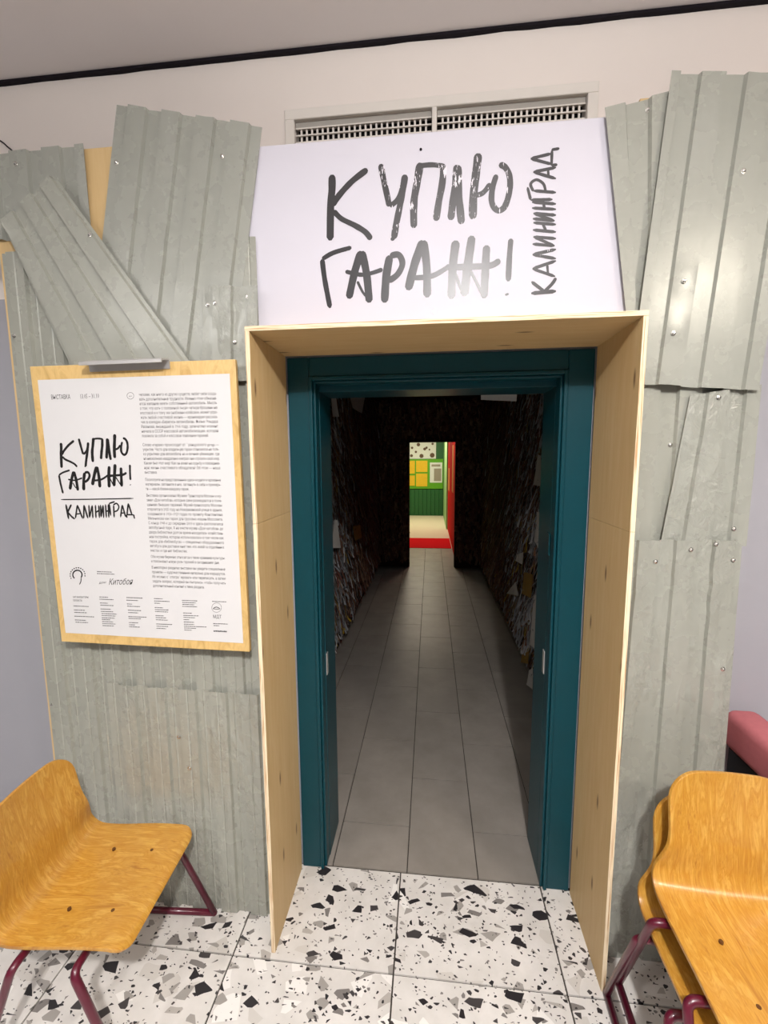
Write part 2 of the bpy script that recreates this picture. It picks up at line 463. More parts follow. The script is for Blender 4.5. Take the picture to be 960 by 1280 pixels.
# stepped mouldings between casing and jamb
for s, e in ((-1, -.488), (1, .492)):
    for k, (wd, y0, y1) in enumerate(((.014, -.022, .05), (.010, -.006, .05))):
        a = abs(e) - sum((.014, .010)[:k]); b = a-wd
        x0, x1 = sorted((s*a, s*b)); casing('moulding', x0, x1, .001, ZC-(0, .014)[k], y0, y1, .003)
for k, (wd, y0, y1) in enumerate(((.014, -.022, .05), (.010, -.006, .05))):
    z1 = ZC-(0, .014)[k]; casing('moulding', -.474+.010*k, .478-.010*k, z1-wd, z1, y0, y1, .003)
jl = casing('jamb', -.520, -.462, .001, 2.134, .0505, .239, .002)
jr = casing('jamb', .468, .530, .001, 2.134, .0505, .239, .002)
casing('head_jamb', -.462, .468, JTOP, 2.134, .0505, .239, .002)
# worn lock plates on the jambs
def plate(x, z, par):
    o = box('lock_plate', x-.002, x+.002, .06, .085, z-.05, z+.05, MAT['steel'], par, .001); o['label'] = 'thin steel lock plate worn bright'
plate(-.461, .93, jl); plate(.467, .98, jr)
box('hinge', .4655, .469, .055, .095, 1.44, 1.53, MAT['teal'], jr, .002)

# ------------------------------------------------------------------ vent grille
vt = thing('vent_grille', 'long white air vent grille high above the white sign', 'vent', (0, 0, VZ0))
fb = .035
boxes('frame', [(-VX-fb, VX+fb, -.012, .0, VZ1, VZ1+fb), (-VX-fb, -VX, -.012, 0, VZ0-fb, VZ1), (VX, VX+fb, -.012, 0, VZ0-fb, VZ1),
                (-VX, VX, -.012, 0, VZ0-fb, VZ0)], MAT['vent_white'], vt, .002)
mx = P(543, 150, 1, 0).x
box('mullion', mx-.009, mx+.009, -.012, .0495, VZ0, VZ1, MAT['vent_white'], vt, .002)
box('duct_back', -VX, VX, .05, .06, VZ0, VZ1, MAT['vent_dark'], vt)
for (a, b) in ((-VX+.002, mx-.010), (mx+.010, VX-.002)):
    box('blade', a, b, .004, .008, VZ1-.020, VZ1-.001, MAT['vent_blade'], vt, .001)
    for z in (VZ1-.0225, VZ1-.046, VZ1-.0695, VZ1-.093, VZ1-.1165):
        box('blade', a, b, .002, .0075, z-.0022, z+.0022, MAT['vent_white'], vt)
    lst = []; nf = int((b-a)/.0195)
    for i in range(1, nf):
        x = a+(b-a)*i/nf; lst.append((x-.0034, x+.0034, .0078, .013, VZ0+.002, VZ1-.022))
    o = boxes('fins', lst, MAT['vent_white'], vt); o['kind'] = 'stuff'

# ------------------------------------------------------------------ garage facade
fac = thing('garage_facade', 'patchwork of grey corrugated steel sheets screwed around the doorway', 'facade', (0, FB, 0))
def board(x0, x1, z0, z1): return box('backing_board', x0, x1, FB, FB+.012, z0, z1, MAT['ply'], fac, .0008)
board(-1.556, XL-TH-.003, 0.001, 2.889)
board(XR+TH+.003, .985, 0.001, 2.892)
board(XL-TH-.001, XR+TH+.001, H+TH+.004, 2.84)
for x in (-1.5, -1.05, -.66, .66, .94):
    box('stud', x-.022, x+.022, FB+.0125, -.002, 0.001, 2.84, MAT['ply'], fac)

PER, TOPW, SL, HH = .124, .0655, .005, .0115
def prof_breaks(width, phase, groove=False):
    """(u, h) pairs of the trapezoid profile"""
    out = []; k = -2
    while True:
        s = k*PER + phase
        if s > width+PER: break
        out += [(s, 0), (s+SL, HH), (s+SL+TOPW, HH), (s+2*SL+TOPW, 0)]
        k += 1
    def hat(u):
        for (a, ha), (b, hb) in zip(out, out[1:]):
            if a <= u <= b: return ha+(hb-ha)*(u-a)/(b-a+1e-9)
        return 0
    us = [0]+[u for u, _ in out if .002 < u < width-.002]+[width]
    # one more column inside each wide pan
    full = []
    for a, b in zip(us, us[1:]):
        full.append(a)
        if b-a > .03: full.append((a+b)/2)
    full.append(width)
    pts = [(u, hat(u)) for u in full]
    if groove:
        extra = []
        for k in range(-2, int(width/PER)+2):
            for c in (k*PER+phase+SL+TOPW/2, k*PER+phase+2*SL+TOPW+(PER-2*SL-TOPW)/2):
                for d, dz in ((-.004, 0), (0, -.0025 if hat(c) > .001 else .0025), (.004, 0)):
                    if .01 < c+d < width-.01: extra.append((c+d, hat(c+d)+dz))
        pts = sorted([p for p in pts if all(abs(p[0]-e[0]) > .0035 for e in extra)] + extra)
    return pts
def sheet(cs, layer, phase=0.0, label=None, screws=(), dents=(), wob=.0016, ragged=.003, seed=0, mat='sheet', groove=False):
    y0 = FB-.0015-layer*.0125
    C = [Vector((c[0], y0, c[1])) if len(c) == 3 else P(c[0], c[1], 1, y0-.004) for c in cs]
    for c in C: c.y = y0
    TL, TR, BR, BL = C
    wid = ((TR-TL).length+(BR-BL).length)/2; hei = ((TL-BL).length+(TR-BR).length)/2
    br = prof_breaks(wid, phase, groove); rows = max(4, int(hei/.03)); V = []; Fc = []
    dn = [(P(d[0], d[1], 1, y0), d[2], d[3]) for d in dents]
    for j in range(rows+1):
        v = j/rows
        for (u, h) in br:
            s = u/wid
            p = TL.lerp(TR, s).lerp(BL.lerp(BR, s), v)
            if j in (0, rows): p = p + Vector((0, 0, ragged*noise.noise(Vector((u*14, seed, j*.7)))))
            q = Vector((p.x*5.5, seed*3.1, p.z*3.2))
            dy = .7*wob*noise.noise(q) + wob*.35*noise.noise(q*3.1)
            for (dp, rad, dep) in dn:
                r2 = ((p.x-dp.x)**2+((p.z-dp.z)*.6)**2)/(rad*rad)
                if r2 < 4: dy += dep*math.exp(-r2*1.6)
            p.y = y0-h-max(0, dy+.0006)
            V.append(p)
    m = len(br)
    for j in range(rows):
        for i in range(m-1): Fc.append((j*m+i, (j+1)*m+i, (j+1)*m+i+1, j*m+i+1))
    # thickness
    n0 = len(V); V += [p+Vector((0, .001, 0)) for p in V]
    Fc += [tuple(n0+k for k in reversed(f)) for f in Fc]
    ring = [i for i in range(m)] + [j*m+m-1 for j in range(1, rows+1)] + [rows*m+i for i in range(m-2, -1, -1)] + [j*m for j in range(rows-1, 0, -1)]
    for a, b in zip(ring, ring[1:]+ring[:1]): Fc.append((a, b, b+n0, a+n0))
    o = mk('corrugated_sheet', V, Fc, MAT[mat], fac, smooth=True)
    o.data.set_sharp_from_angle(angle=math.radians(22))
    if label: o['label'] = label
    for (sx, sy) in screws:
        c = P(sx, sy, 1, y0-HH)
        best = min(range(n0), key=lambda i: (V[i].x-c.x)**2+(V[i].z-c.z)**2)
        c.y = V[best].y; ring_ = []; vv = []; ff = []
        for kk, (r, d) in enumerate(((.0075, 0), (.0075, .0015), (.0048, .0018), (.0048, .0055), (.002, .007))):
            for q in range(8): vv.append((c.x+r*cos(q*pi/4), c.y-d, c.z+r*sin(q*pi/4)))
        for kk in range(4):
            for q in range(8): ff.append((kk*8+q, kk*8+(q+1) % 8, kk*8+8+(q+1) % 8, kk*8+8+q))
        ff.append(tuple(range(32, 40)))
        mk('screw', vv, ff, MAT['screw'], o)
    return o
W = lambda x, z: (x, z, 'w')
sheet([W(-1.75, 2.893), (106, 181), (117, 300), W(-1.75, 2.625)], 0, .03, 'upright sheet at the upper left corner', [(20, 205)], seed=1)
sheet([W(-1.546, 2.57), W(-.596, 2.57), W(-.596, .002), W(-1.546, .002)], 0, .02, 'tall upright sheet behind the clipboard', [(63, 883), (18, 420)],
      [(265, 900, .03, .004), (190, 880, .03, -.003)], wob=.0024, seed=2, groove=True)
sheet([W(-1.272, .962), W(-.597, .948), W(-.597, .002), W(-1.272, .002)], 1, .05, 'low upright sheet beside the left chair', [(237, 960), (222, 923)],
      [(225, 930, .025, .004), (265, 975, .025, .004), (238, 935, .02, -.003), (290, 972, .02, .003), (185, 858, .03, .005)], wob=.0026, seed=3, groove=True, mat='sheet_crumpled')
sheet([(145, 130), (327, 158), (288, 478), (106, 490)], 1, .045, 'leaning sheet rising highest on the left side', [(143, 201), (276, 193)],
      [(205, 300, .03, .004), (222, 362, .02, .003), (200, 345, .02, .003), (185, 345, .03, -.003)], wob=.002, seed=4)
sheet([(253, 358), (323, 357), W(-.598, 2.10), W(-.80, 2.10)], 2.2, .035, 'small crumpled patch above the clipboard corner', [(258, 380), (269, 379), (308, 369), (292, 427)],
      [(295, 380, .02, .007), (285, 385, .015, -.004), (292, 425, .015, .006), (262, 425, .02, .004)], wob=.003, seed=5, mat='sheet_crumpled')
sheet([(2, 279), (66, 217), (243, 461), (98, 480)], 3.3, .01, 'diagonal sheet slanting down to the clipboard clip', [(113, 294)],
      [(10, 285, .02, .01), (112, 292, .015, .005), (170, 435, .03, .006), (60, 265, .02, .002)], wob=.002, seed=6)
sheet([(755, 137), (834, 117), (822, 396), (781, 390)], 1, .098, 'narrow sheet leaning against the white sign', [(812, 134)], wob=.0014, seed=7)
sheet([(838, 91), (1010, 94), (946, 488), (786, 479)], 2.2, -.045, 'large tilted sheet at the upper right', [(929, 214), (854, 352), (841, 417)],
      [(854, 352, .03, .005), (842, 410, .03, .004)], wob=.0016, seed=8)
sheet([W(.607, 2.10), W(.93, 2.10), W(.93, 1.53), W(.607, 1.53)], 0, .034, 'upright sheet right of the portal', [(840, 556)], wob=.002, seed=9)
sheet([(861, 494), (950, 481), (931, 682), (824, 680)], 1, .06, 'tapered sheet with a folded left edge', [(917, 661), (898, 497)],
      [(880, 545, .03, .006), (890, 570, .02, .005), (845, 610, .03, .006), (870, 520, .02, .005)], wob=.003, seed=10, mat='sheet_crumpled')
sheet([(788, 675), (929, 675), W(1.005, .002), W(.607, .002)], 1.9, .022, 'lower upright sheet behind the stacked chairs',
      [(819, 702), (863, 687), (894, 680), (916, 700), (903, 836)],
      [(835, 700, .02, .006), (832, 730, .02, .006), (886, 730, .02, .006), (880, 770, .02, .006), (830, 820, .03, -.004), (892, 685, .025, .006), (795, 740, .02, .005), (884, 900, .02, -.004)], wob=.003, seed=11, mat='sheet_crumpled')

# thin dark cable end at the upper left
v, f = tube_mesh(catmull([P(-14, 168, 1, -.004), P(2, 177, 1, -.004), P(9, 183, 1, -.004), P(17, 190, 1, -.004), P(24, 200, 1, -.004)], 4), .0025, 6)
tag(mk('cable', v, f, MAT['black_gap'], smooth=True), 'thin dark cable on the white wall above the upper left sheet', 'cable')

# ------------------------------------------------------------------ white sign with brush lettering
SY = FB-.0015
sg = thing('sign_board', 'large white sign with black brush lettering over the doorway', 'sign', (0, SY, H+TH))
box('board', -.632, .628, SY-.004, SY, H+TH+.0045, P(526, 167, 1, SY).z, MAT['sign'], sg, .001)
for (sx, sy) in ((526, 187), (543, 390)):
    c = P(sx, sy, 1, SY-.004); vv, ff = tube_mesh([(c.x, c.y+.0005, c.z), (c.x, c.y-.002, c.z)], .0042, 8)
    mk('screw', vv, ff, MAT['black_gap'] if sy < 190 else MAT['screw'], sg)

STROKES = {
 'letter_k': [([(45,145),(45,200),(40,260),(38,392)],25),([(178,125),(120,170),(70,225),(48,262)],20),([(50,280),(80,310),(130,335),(170,360),(192,388)],18)],
 'letter_u': [([(227,105),(240,170),(252,225),(260,264)],20),([(318,145),(306,205),(290,240),(262,264)],18),([(319,145),(313,190),(300,260),(286,330),(277,386)],22),([(265,388),(280,384)],12)],
 'letter_p': [([(376,100),(365,170),(352,250),(352,345)],25),([(372,112),(420,108),(470,114)],16),([(464,108),(458,180),(445,250),(435,318)],23)],
 'letter_l': [([(513,108),(508,180),(498,250),(490,315)],24),([(518,110),(520,200),(525,270),(531,330)],24)],
 'letter_yu': [([(594,65),(585,140),(575,230),(573,312)],27),([(575,224),(610,214),(640,178)],17),([(662,145),(646,200),(645,252),(668,280),(694,262),(711,205),(711,152),(695,118),(672,106)],19)],
 'letter_g': [([(8,462),(18,540),(38,645)],18),([(8,462),(50,438),(118,418)],15)],
 'letter_a': [([(155,432),(130,510),(108,610)],27),([(157,432),(175,520),(185,625)],26),([(95,508),(150,520),(190,515),(235,500)],14),([(140,545),(162,588),(180,604)],9)],
 'letter_r': [([(262,448),(248,530),(242,625)],27),([(262,450),(295,446),(309,480),(290,520),(255,545)],21)],
 'letter_a2': [([(385,392),(355,480),(330,578)],28),([(388,392),(400,490),(402,605)],26),([(350,532),(420,525),(480,492)],17)],
 'letter_zh': [([(510,392),(498,490),(492,610)],28),([(570,374),(555,480),(540,600)],28),([(625,410),(620,500),(615,608)],25),([(470,492),(560,490),(640,485),(675,465)],20),([(500,500),(540,600)],10),([(562,500),(614,604)],10)],
 'mark': [([(716,385),(710,460),(706,545)],18),([(700,590),(702,598)],18)],
}
CITY = {
 'letter_k': [([(792,590),(885,582)],13),([(793,546),(842,584)],11),([(840,584),(870,555),(885,532)],11)],
 'letter_a': [([(797,498),(882,527)],10),([(797,498),(885,468)],11),([(855,520),(852,482)],8)],
 'letter_l': [([(797,445),(885,460)],10),([(797,445),(885,425)],11)],
 'letter_i': [([(797,405),(880,412)],10),([(880,412),(800,378)],9),([(800,378),(885,385)],10)],
 'letter_n': [([(798,352),(885,360)],10),([(800,325),(885,332)],10),([(848,357),(835,329)],9)],
 'letter_i2': [([(798,310),(880,318)],10),([(880,318),(800,290)],9),([(800,290),(885,297)],10)],
 'letter_n2': [([(795,270),(885,275)],10),([(795,248),(885,255)],10),([(842,272),(838,252)],9)],
 'letter_g': [([(790,240),(872,238)],10),([(790,240),(778,192)],9)],
 'letter_r': [([(800,205),(885,212)],10),([(800,207),(790,180),(812,164),(838,180),(846,209)],9)],
 'letter_a2': [([(800,135),(885,160)],10),([(800,135),(885,118)],10),([(857,152),(855,126)],8)],
 'letter_d': [([(790,85),(870,106)],10),([(790,85),(868,66)],10),([(868,112),(870,52)],9),([(868,52),(898,47)],9),([(868,110),(890,108)],9)],
}
def stroke_faces(V, Fc, pts, wpts, normal, nsub=7):
    """ribbon with round ends along world points; wpts = width"""
    c = catmull(pts, nsub); m = len(c); L = []
    total = sum((c[i+1]-c[i]).length for i in range(m-1)); acc = 0
    b0 = len(V)
    seed = random.random()*50
    for i, p in enumerate(c):
        t = (c[min(i+1, m-1)]-c[max(i-1, 0)]).normalized(); s = t.cross(normal).normalized()
        if i: acc += (c[i]-c[i-1]).length
        wv = wpts*.5*(1+.13*noise.noise(Vector((acc/wpts*.7, seed, 0))))
        e = min(acc, total-acc)/(wpts*.5)
        k = 1.0 if e >= 1 else math.sqrt(max(.12, 1-(1-e)**2))*.94+.06
        V.append(p-s*wv*k); V.append(p+s*wv*k)
        if i: Fc.append((b0+2*i-2, b0+2*i-1, b0+2*i+1, b0+2*i))
N_Y = Vector((0, -1, 0))
def sign_pt(x, y, d=0): return P(400+x/3, 170+y/3, 1, SY-.0044-d)
def letters(table, parent, fn, scale, mat, cap_w=1.0, eps=.00012):
    for nm, sts in table.items():
        V = []; Fc = []
        for q, (pl, wd) in enumerate(sts):
            pts = [fn(x, y) + Vector((0, -eps*q, 0)) for x, y in pl]
            stroke_faces(V, Fc, pts, wd*scale*cap_w, N_Y)
        name = 'exclamation_mark' if nm == 'mark' else 'letter'
        mk(name, V, Fc, MAT['ink_dry'] if (mat is MAT['ink'] and nm in ('letter_u', 'letter_p', 'letter_l', 'letter_yu')) else mat, parent)
sc_s = (sign_pt(300, 300)-sign_pt(301, 300)).length
letters(STROKES, sg, sign_pt, sc_s, MAT['ink'], 1.1)
letters(CITY, sg, sign_pt, sc_s, MAT['ink'], 1.1)

# ------------------------------------------------------------------ plywood portal
po = thing('plywood_portal', 'pale birch plywood box frame projecting around the doorway', 'portal', (0, -DEP/2, 0))
def panel(name, x0, x1, y0, y1, z0, z1, mat, edge_axis):
    o = box(name, x0, x1, y0, y1, z0, z1, [mat, MAT['edge' if edge_axis == 'x' else 'edge_x']], po, .0006)
    for p in o.data.polygons:
        if p.normal.y < -.7: p.material_index = 1
    return o
zj_l, zj_r = P(320, 655, 1, -DEP).z, P(785, 665, 1, -DEP).z
yb = -.0235
panel('side_panel', XL-TH, XL, -DEP, yb, .001, zj_l-.0006, MAT['ply'], 'x')
panel('side_panel', XL-TH, XL, -DEP, yb, zj_l+.0006, H-.0004, MAT['ply'], 'x')
panel('side_panel', XR, XR+TH, -DEP, yb, .001, zj_r-.0006, MAT['ply'], 'x')
panel('side_panel', XR, XR+TH, -DEP, yb, zj_r+.0006, H-.0004, MAT['ply'], 'x')
panel('top_panel', XL-TH, XR+TH, -DEP, yb, H, H+TH, MAT['ply_x'], 'z')

# ------------------------------------------------------------------ clipboard and poster
BY0 = -.2775; BY1 = -.294
cb = thing('clipboard', 'oversized wooden clipboard hung on the corrugated sheets left of the portal', 'clipboard', P(190, 800, 1, BY0))
def slab(name, cs, y0, y1, mat, parent, bev=.002):
    bm = bmesh.new()
    f = [bm.verts.new((P(*c, 1, y1).x, y1, P(*c, 1, y1).z)) for c in cs]
    b = [bm.verts.new((v.co.x, y0, v.co.z)) for v in f]
    bm.faces.new(f[::-1]); bm.faces.new(b)
    n = len(f)
    for i in range(n): bm.faces.new((f[i], f[(i+1) % n], b[(i+1) % n], b[i]))
    bmesh.ops.recalc_face_normals(bm, faces=bm.faces)
    if bev: bmesh.ops.bevel(bm, geom=list(bm.edges), offset=bev, segments=2, affect='EDGES', profile=.5)
    return bm_obj(name, bm, mat, parent)
slab('board', [(37, 458), (294, 449), (312, 815), (77, 802)], BY0, BY1, MAT['clipboard'], cb)
a, b = P(113, 465, 1, BY1), P(213, 461, 1, BY1)
def q3(base, dy, dz): return Vector((base.x, base.y-dy, base.z+dz))
clipV = []
prof = [(.0, .0), (.0, .030), (.004, .034), (.046, .026), (.049, .022), (.049, .012), (.046, .012), (.045, .021), (.006, .028), (.003, .0)]
for base in (a, b):
    for (dy, dz) in prof: clipV.append(q3(base, dy, dz))
m = len(prof); clipF = [(i, (i+1) % m, m+(i+1) % m, m+i) for i in range(m)] + [tuple(range(m-1, -1, -1)), tuple(range(m, 2*m))]
o = mk('clip', clipV, clipF, MAT['steel'], cb); o['label'] = 'folded steel clip along the top edge'

PY = BY1-.0003
ps = thing('poster', 'white exhibition poster held by the wooden clipboard', 'poster', P(190, 790, 1, PY))
slab('paper', [(47, 475), (287, 467), (304, 804), (82, 791)], PY, PY-.0006, MAT['paper'], ps, 0)
TY = PY-.0009
def pp(x, y): return P(x, y, 1, TY)
# brush title: map the big sign's strokes onto the poster
def title_pt(x, y):
    u = (x-20)/700; v = (y-65)/580
    a = Vector((72.5, 543.5)).lerp(Vector((159, 542.5)), u); b = Vector((76.5, 617)).lerp(Vector((166, 612)), u)
    p = a.lerp(b, v); return pp(p.x, p.y)
letters(STROKES, ps, title_pt, (title_pt(300, 300)-title_pt(301, 300)).length, MAT['ink_flat'], 1.1, .00003)
def city_pt(x, y):
    u = (592-y)/(592-48); v = (x-790)/(890-790)
    a = Vector((82, 630)).lerp(Vector((166, 629)), u); b = Vector((84.5, 650)).lerp(Vector((168, 647)), u)
    p = a.lerp(b, v); return pp(p.x, p.y)
letters(CITY, ps, city_pt, .0047*.15, MAT['ink_flat'], .85, .00003)
V = []; Fc = []
stroke_faces(V, Fc, [pp(76, 624.5), pp(120, 624), pp(167, 623)], .0042, N_Y); mk('rule', V, Fc, MAT['ink_flat'], ps)

def text_mesh(body):
    cu = bpy.data.curves.new('text', 'FONT'); cu.body = body; cu.resolution_u = 1; cu.size = 1.0
    ob = bpy.data.objects.new('text', cu); COL.objects.link(ob)
    dg = bpy.context.evaluated_depsgraph_get(); me = ob.evaluated_get(dg).to_mesh()
    V = [v.co.copy() for v in me.vertices]; Fc = [tuple(p.vertices) for p in me.polygons]
    ob.evaluated_get(dg).to_mesh_clear(); bpy.data.objects.remove(ob); bpy.data.curves.remove(cu)
    return V, Fc
def set_line(V, Fc, body, A, B, hgt, fit=True, shear=0, maxs=1.25):
    """text from A towards B (world), cap height hgt; fit=True stretches it to end at B"""
    tv, tf = text_mesh(body)
    if not tv: return
    x1 = max(v.x for v in tv); s = hgt/.72
    ex = (B-A); ln = ex.length; ex.normalize(); ez = Vector((-ex.z, 0, ex.x))
    sx = ln/x1 if fit else min(ln/x1, s)
    b0 = len(V)
    for v in tv: V.append(A + ex*((v.x)*sx+v.y*s*shear) + ez*v.y*s)
    Fc += [tuple(b0+i for i in f) for f in tf]
def line_text(name, rows, mat, parent):
    V = []; Fc = []
    for r in rows: set_line(V, Fc, *r)
    return mk(name, V, Fc, mat, parent)
ph = (pp(100, 500)-pp(100, 501)).length
line_text('heading', [('ВЫСТАВКА', pp(64, 499.3), pp(88, 498.6), 5.8*ph)], MAT['ink_flat'], ps)
line_text('heading', [('13.05 – 31.10', pp(100, 498.3), pp(124, 497.4), 5.8*ph)], MAT['ink_flat'], ps)
PARAS = [
 (493.3, ['человек, как никто из других существ, любит себе созда-', 'вать дополнительные трудности. Именно этим объясня-', 'ется желание иметь собственный автомобиль. Мысль',
   'о том, что хоть с половиной тысяч четыре брошены на', 'мостовой и к тому же снабжены колёсами, может угро-', 'жать любой счастливой жизни» — иронизирует рассказ-',
   'чик в комедии «Берегись автомобиля». Фильм Эльдара', 'Рязанова, вышедший в 1966 году, запечатлел момент', 'начала в СССР массовой автомобилизации, которая', '*повлекла за собой и массовое появление гаражей.']),
 (556.0, ['Слово «гараж» происходит от французского garage —', 'укрытие. Часто для владельцев гараж становился не толь-', 'ко укрытием для автомобиля, но и личным убежищем, где', 'на нескольких квадратных метрах они строили свой мир.',
   'Каким был этот мир? Как он влиял на судьбу и повседнев-', 'ную жизнь счастливого обладателя? Об этом — наша', '*выставка.']),
 (599.5, ['Посмотрите на представленные здесь модели и архивные', 'материалы, загляните в них, заглянуть в себя и примерь-', '*те — какой ближе каждому гараж.']),
 (619.2, ['Выставка организована Музеем Транспорта Москвы и му-', 'зеем «Дом китобоя», которые сами размещаются в поме-', 'щениях бывших гаражей. Музей транспорта Москвы', 'откроется в 2025 году на Новорязанской улице в здании,',
   'созданном в 1926–1929 годах по проекту Константина', 'Мельникова как гараж для грузовых машин Моссовета.', 'С конца 1940-х до середины 2010-х здесь располагался', 'автобусный парк. А на месте музея «Дом китобоя» до',
   'двора библиотеки долгое время находилась хозяйствен-', 'ная постройка, которая использовалась в том числе как', 'гараж для «библиобуса» — специально оборудованного', 'автобуса для доставки книг тем, кто живёт в отдалённых', '*местах и где нет библиотек.']),
 (695.5, ['Оба музея бережно относятся к теме хранения культуры', '*и показывают новую роль гаражей в сегодняшнем дне.']),
 (709.0, ['В некоторых разделах выставки вы увидите специальные', 'проекты — художественные интервью для маршрутов.', 'Их можно сфотографировать или переписать, а затем', 'задать вопрос, который вы пытались, чтобы получить', '*дополнительный контент к теме раздела.']),
]
rows = []
for y0, lines in PARAS:
    for i, s in enumerate(lines):
        yl = y0 + 5.72*i + 1.7
        x0 = 173.6+(yl-495)*.074; x1 = 270.6+(yl-495)*.0507
        dy = -1.4+(yl-495)*.018
        last = s.startswith('*'); s = s.lstrip('*')
        fr = min(1, len(s)/54.0) if last else 1
        rows.append((s, pp(x0, yl), pp(x0+(x1-x0)*fr, yl+dy*fr), 3.7*ph))
line_text('body_text', rows, MAT['dark_text'], ps)
z5 = lambda x, y: pp(70+x/4, 680+y/4)
rows = [('ОРГАНИЗАТОРЫ', z5(84, 270), z5(163, 271), 2.7*ph), ('ПРОЕКТА', z5(86, 287), z5(131, 288), 2.7*ph),
        ('дом', z5(215, 199), z5(250, 196), 3*ph, True, .25), ('Китобоя', z5(262, 204), z5(380, 202), 8.5*ph, True, .35)]
line_text('footer_heading', rows[:1], MAT['ink_flat'], ps); line_text('footer_heading', rows[1:2], MAT['ink_flat'], ps)
line_text('signature', rows[2:3], MAT['ink_flat'], ps); line_text('signature', rows[3:], MAT['ink_flat'], ps)
cols = [(88,310,165),(90,330,145),(92,342,155),(92,361,190),(95,380,150),(98,391,160),
 (217,265,260),(217,276,287),(220,295,258),(222,306,287),(223,325,275),(225,337,285),(228,348,303),(229,358,297),(229,369,293),(230,378,270),(231,388,285),(232,398,297),(233,408,290),
 (352,268,432),(352,281,410),(355,300,380),(356,311,420),(360,331,425),(361,343,410),(362,363,452),(363,372,424),(365,393,410),(366,404,395),(366,414,420),
 (490,273,532),(491,285,567),(492,296,520),(494,318,535),(495,328,563),(496,338,560),(498,358,537),(499,368,550),(500,379,558),(502,400,580),(503,411,560),(503,422,550),
 (630,282,706),(631,292,698),(632,302,690),(632,312,706),(636,345,680),(637,357,712),(638,367,695),(638,378,665),(639,390,690),(640,401,690),(640,411,752),(641,420,700),(642,430,678),
 (781,287,853),(786,398,858),(788,408,815),(788,434,856),(788,437,856),(205,138,280),(205,148,292)]
V = []; Fc = []
for (x0, y, x1) in cols:      # the footer's print is too small to read: broken dashes of its lines
    x = x0
    while x < x1:
        e = min(x1, x+random.uniform(4, 11)); b0 = len(V); sl = (x-x0)*.04
        V += [z5(x, y+1.6+sl), z5(e, y+1.6+sl), z5(e, y-1.9+sl), z5(x, y-1.9+sl)]; Fc.append((b0, b0+1, b0+2, b0+3)); x = e+random.uniform(1.2, 2.4)
mk('footer_text', V, Fc, MAT['dark_text'], ps)['kind'] = 'stuff'
def arc(cx, cy, r, a0, a1, wd, V, Fc, n=14):
    pts = [z5(cx+r*cos(a0+(a1-a0)*i/n), cy+r*.98*sin(a0+(a1-a0)*i/n)) for i in range(n+1)]
    stroke_faces(V, Fc, pts, wd*ph/4, N_Y, 2)
V = []; Fc = []
arc(107, 154, 23, pi*.70, pi*2.22, 7.5, V, Fc); stroke_faces(V, Fc, [z5(126, 168), z5(124, 188), z5(117, 203)], 5*ph/4, N_Y, 3)
for k in range(13):
    aa = pi*.82+k*.31; arc(108, 155, 37, aa, aa+.2, 6, V, Fc, 3)
mk('emblem', V, Fc, MAT['ink_flat'], ps)
V = []; Fc = []
arc(803, 318, 24, 0, 2*pi, 1.6, V, Fc, 22); stroke_faces(V, Fc, [z5(786, 324), z5(795, 317), z5(806, 316), z5(820, 324)], 4*ph/4, N_Y, 4)
stroke_faces(V, Fc, [z5(784, 325), z5(822, 326)], 3*ph/4, N_Y, 3)
mk('emblem', V, Fc, MAT['ink_flat'], ps)
line_text('footer_mark', [('МДТ', z5(785, 371), z5(828, 372), 4.6*ph)], MAT['ink_flat'], ps)
line_text('age_mark', [('6+', pp(161.2, 496.3), pp(165.0, 496.2), 2.3*ph)], MAT['ink_flat'], ps)
V = []; Fc = []
arc(372, -741, 17, 0, 2*pi, 1.7, V, Fc, 18); mk('age_mark', V, Fc, MAT['ink_flat'], ps)

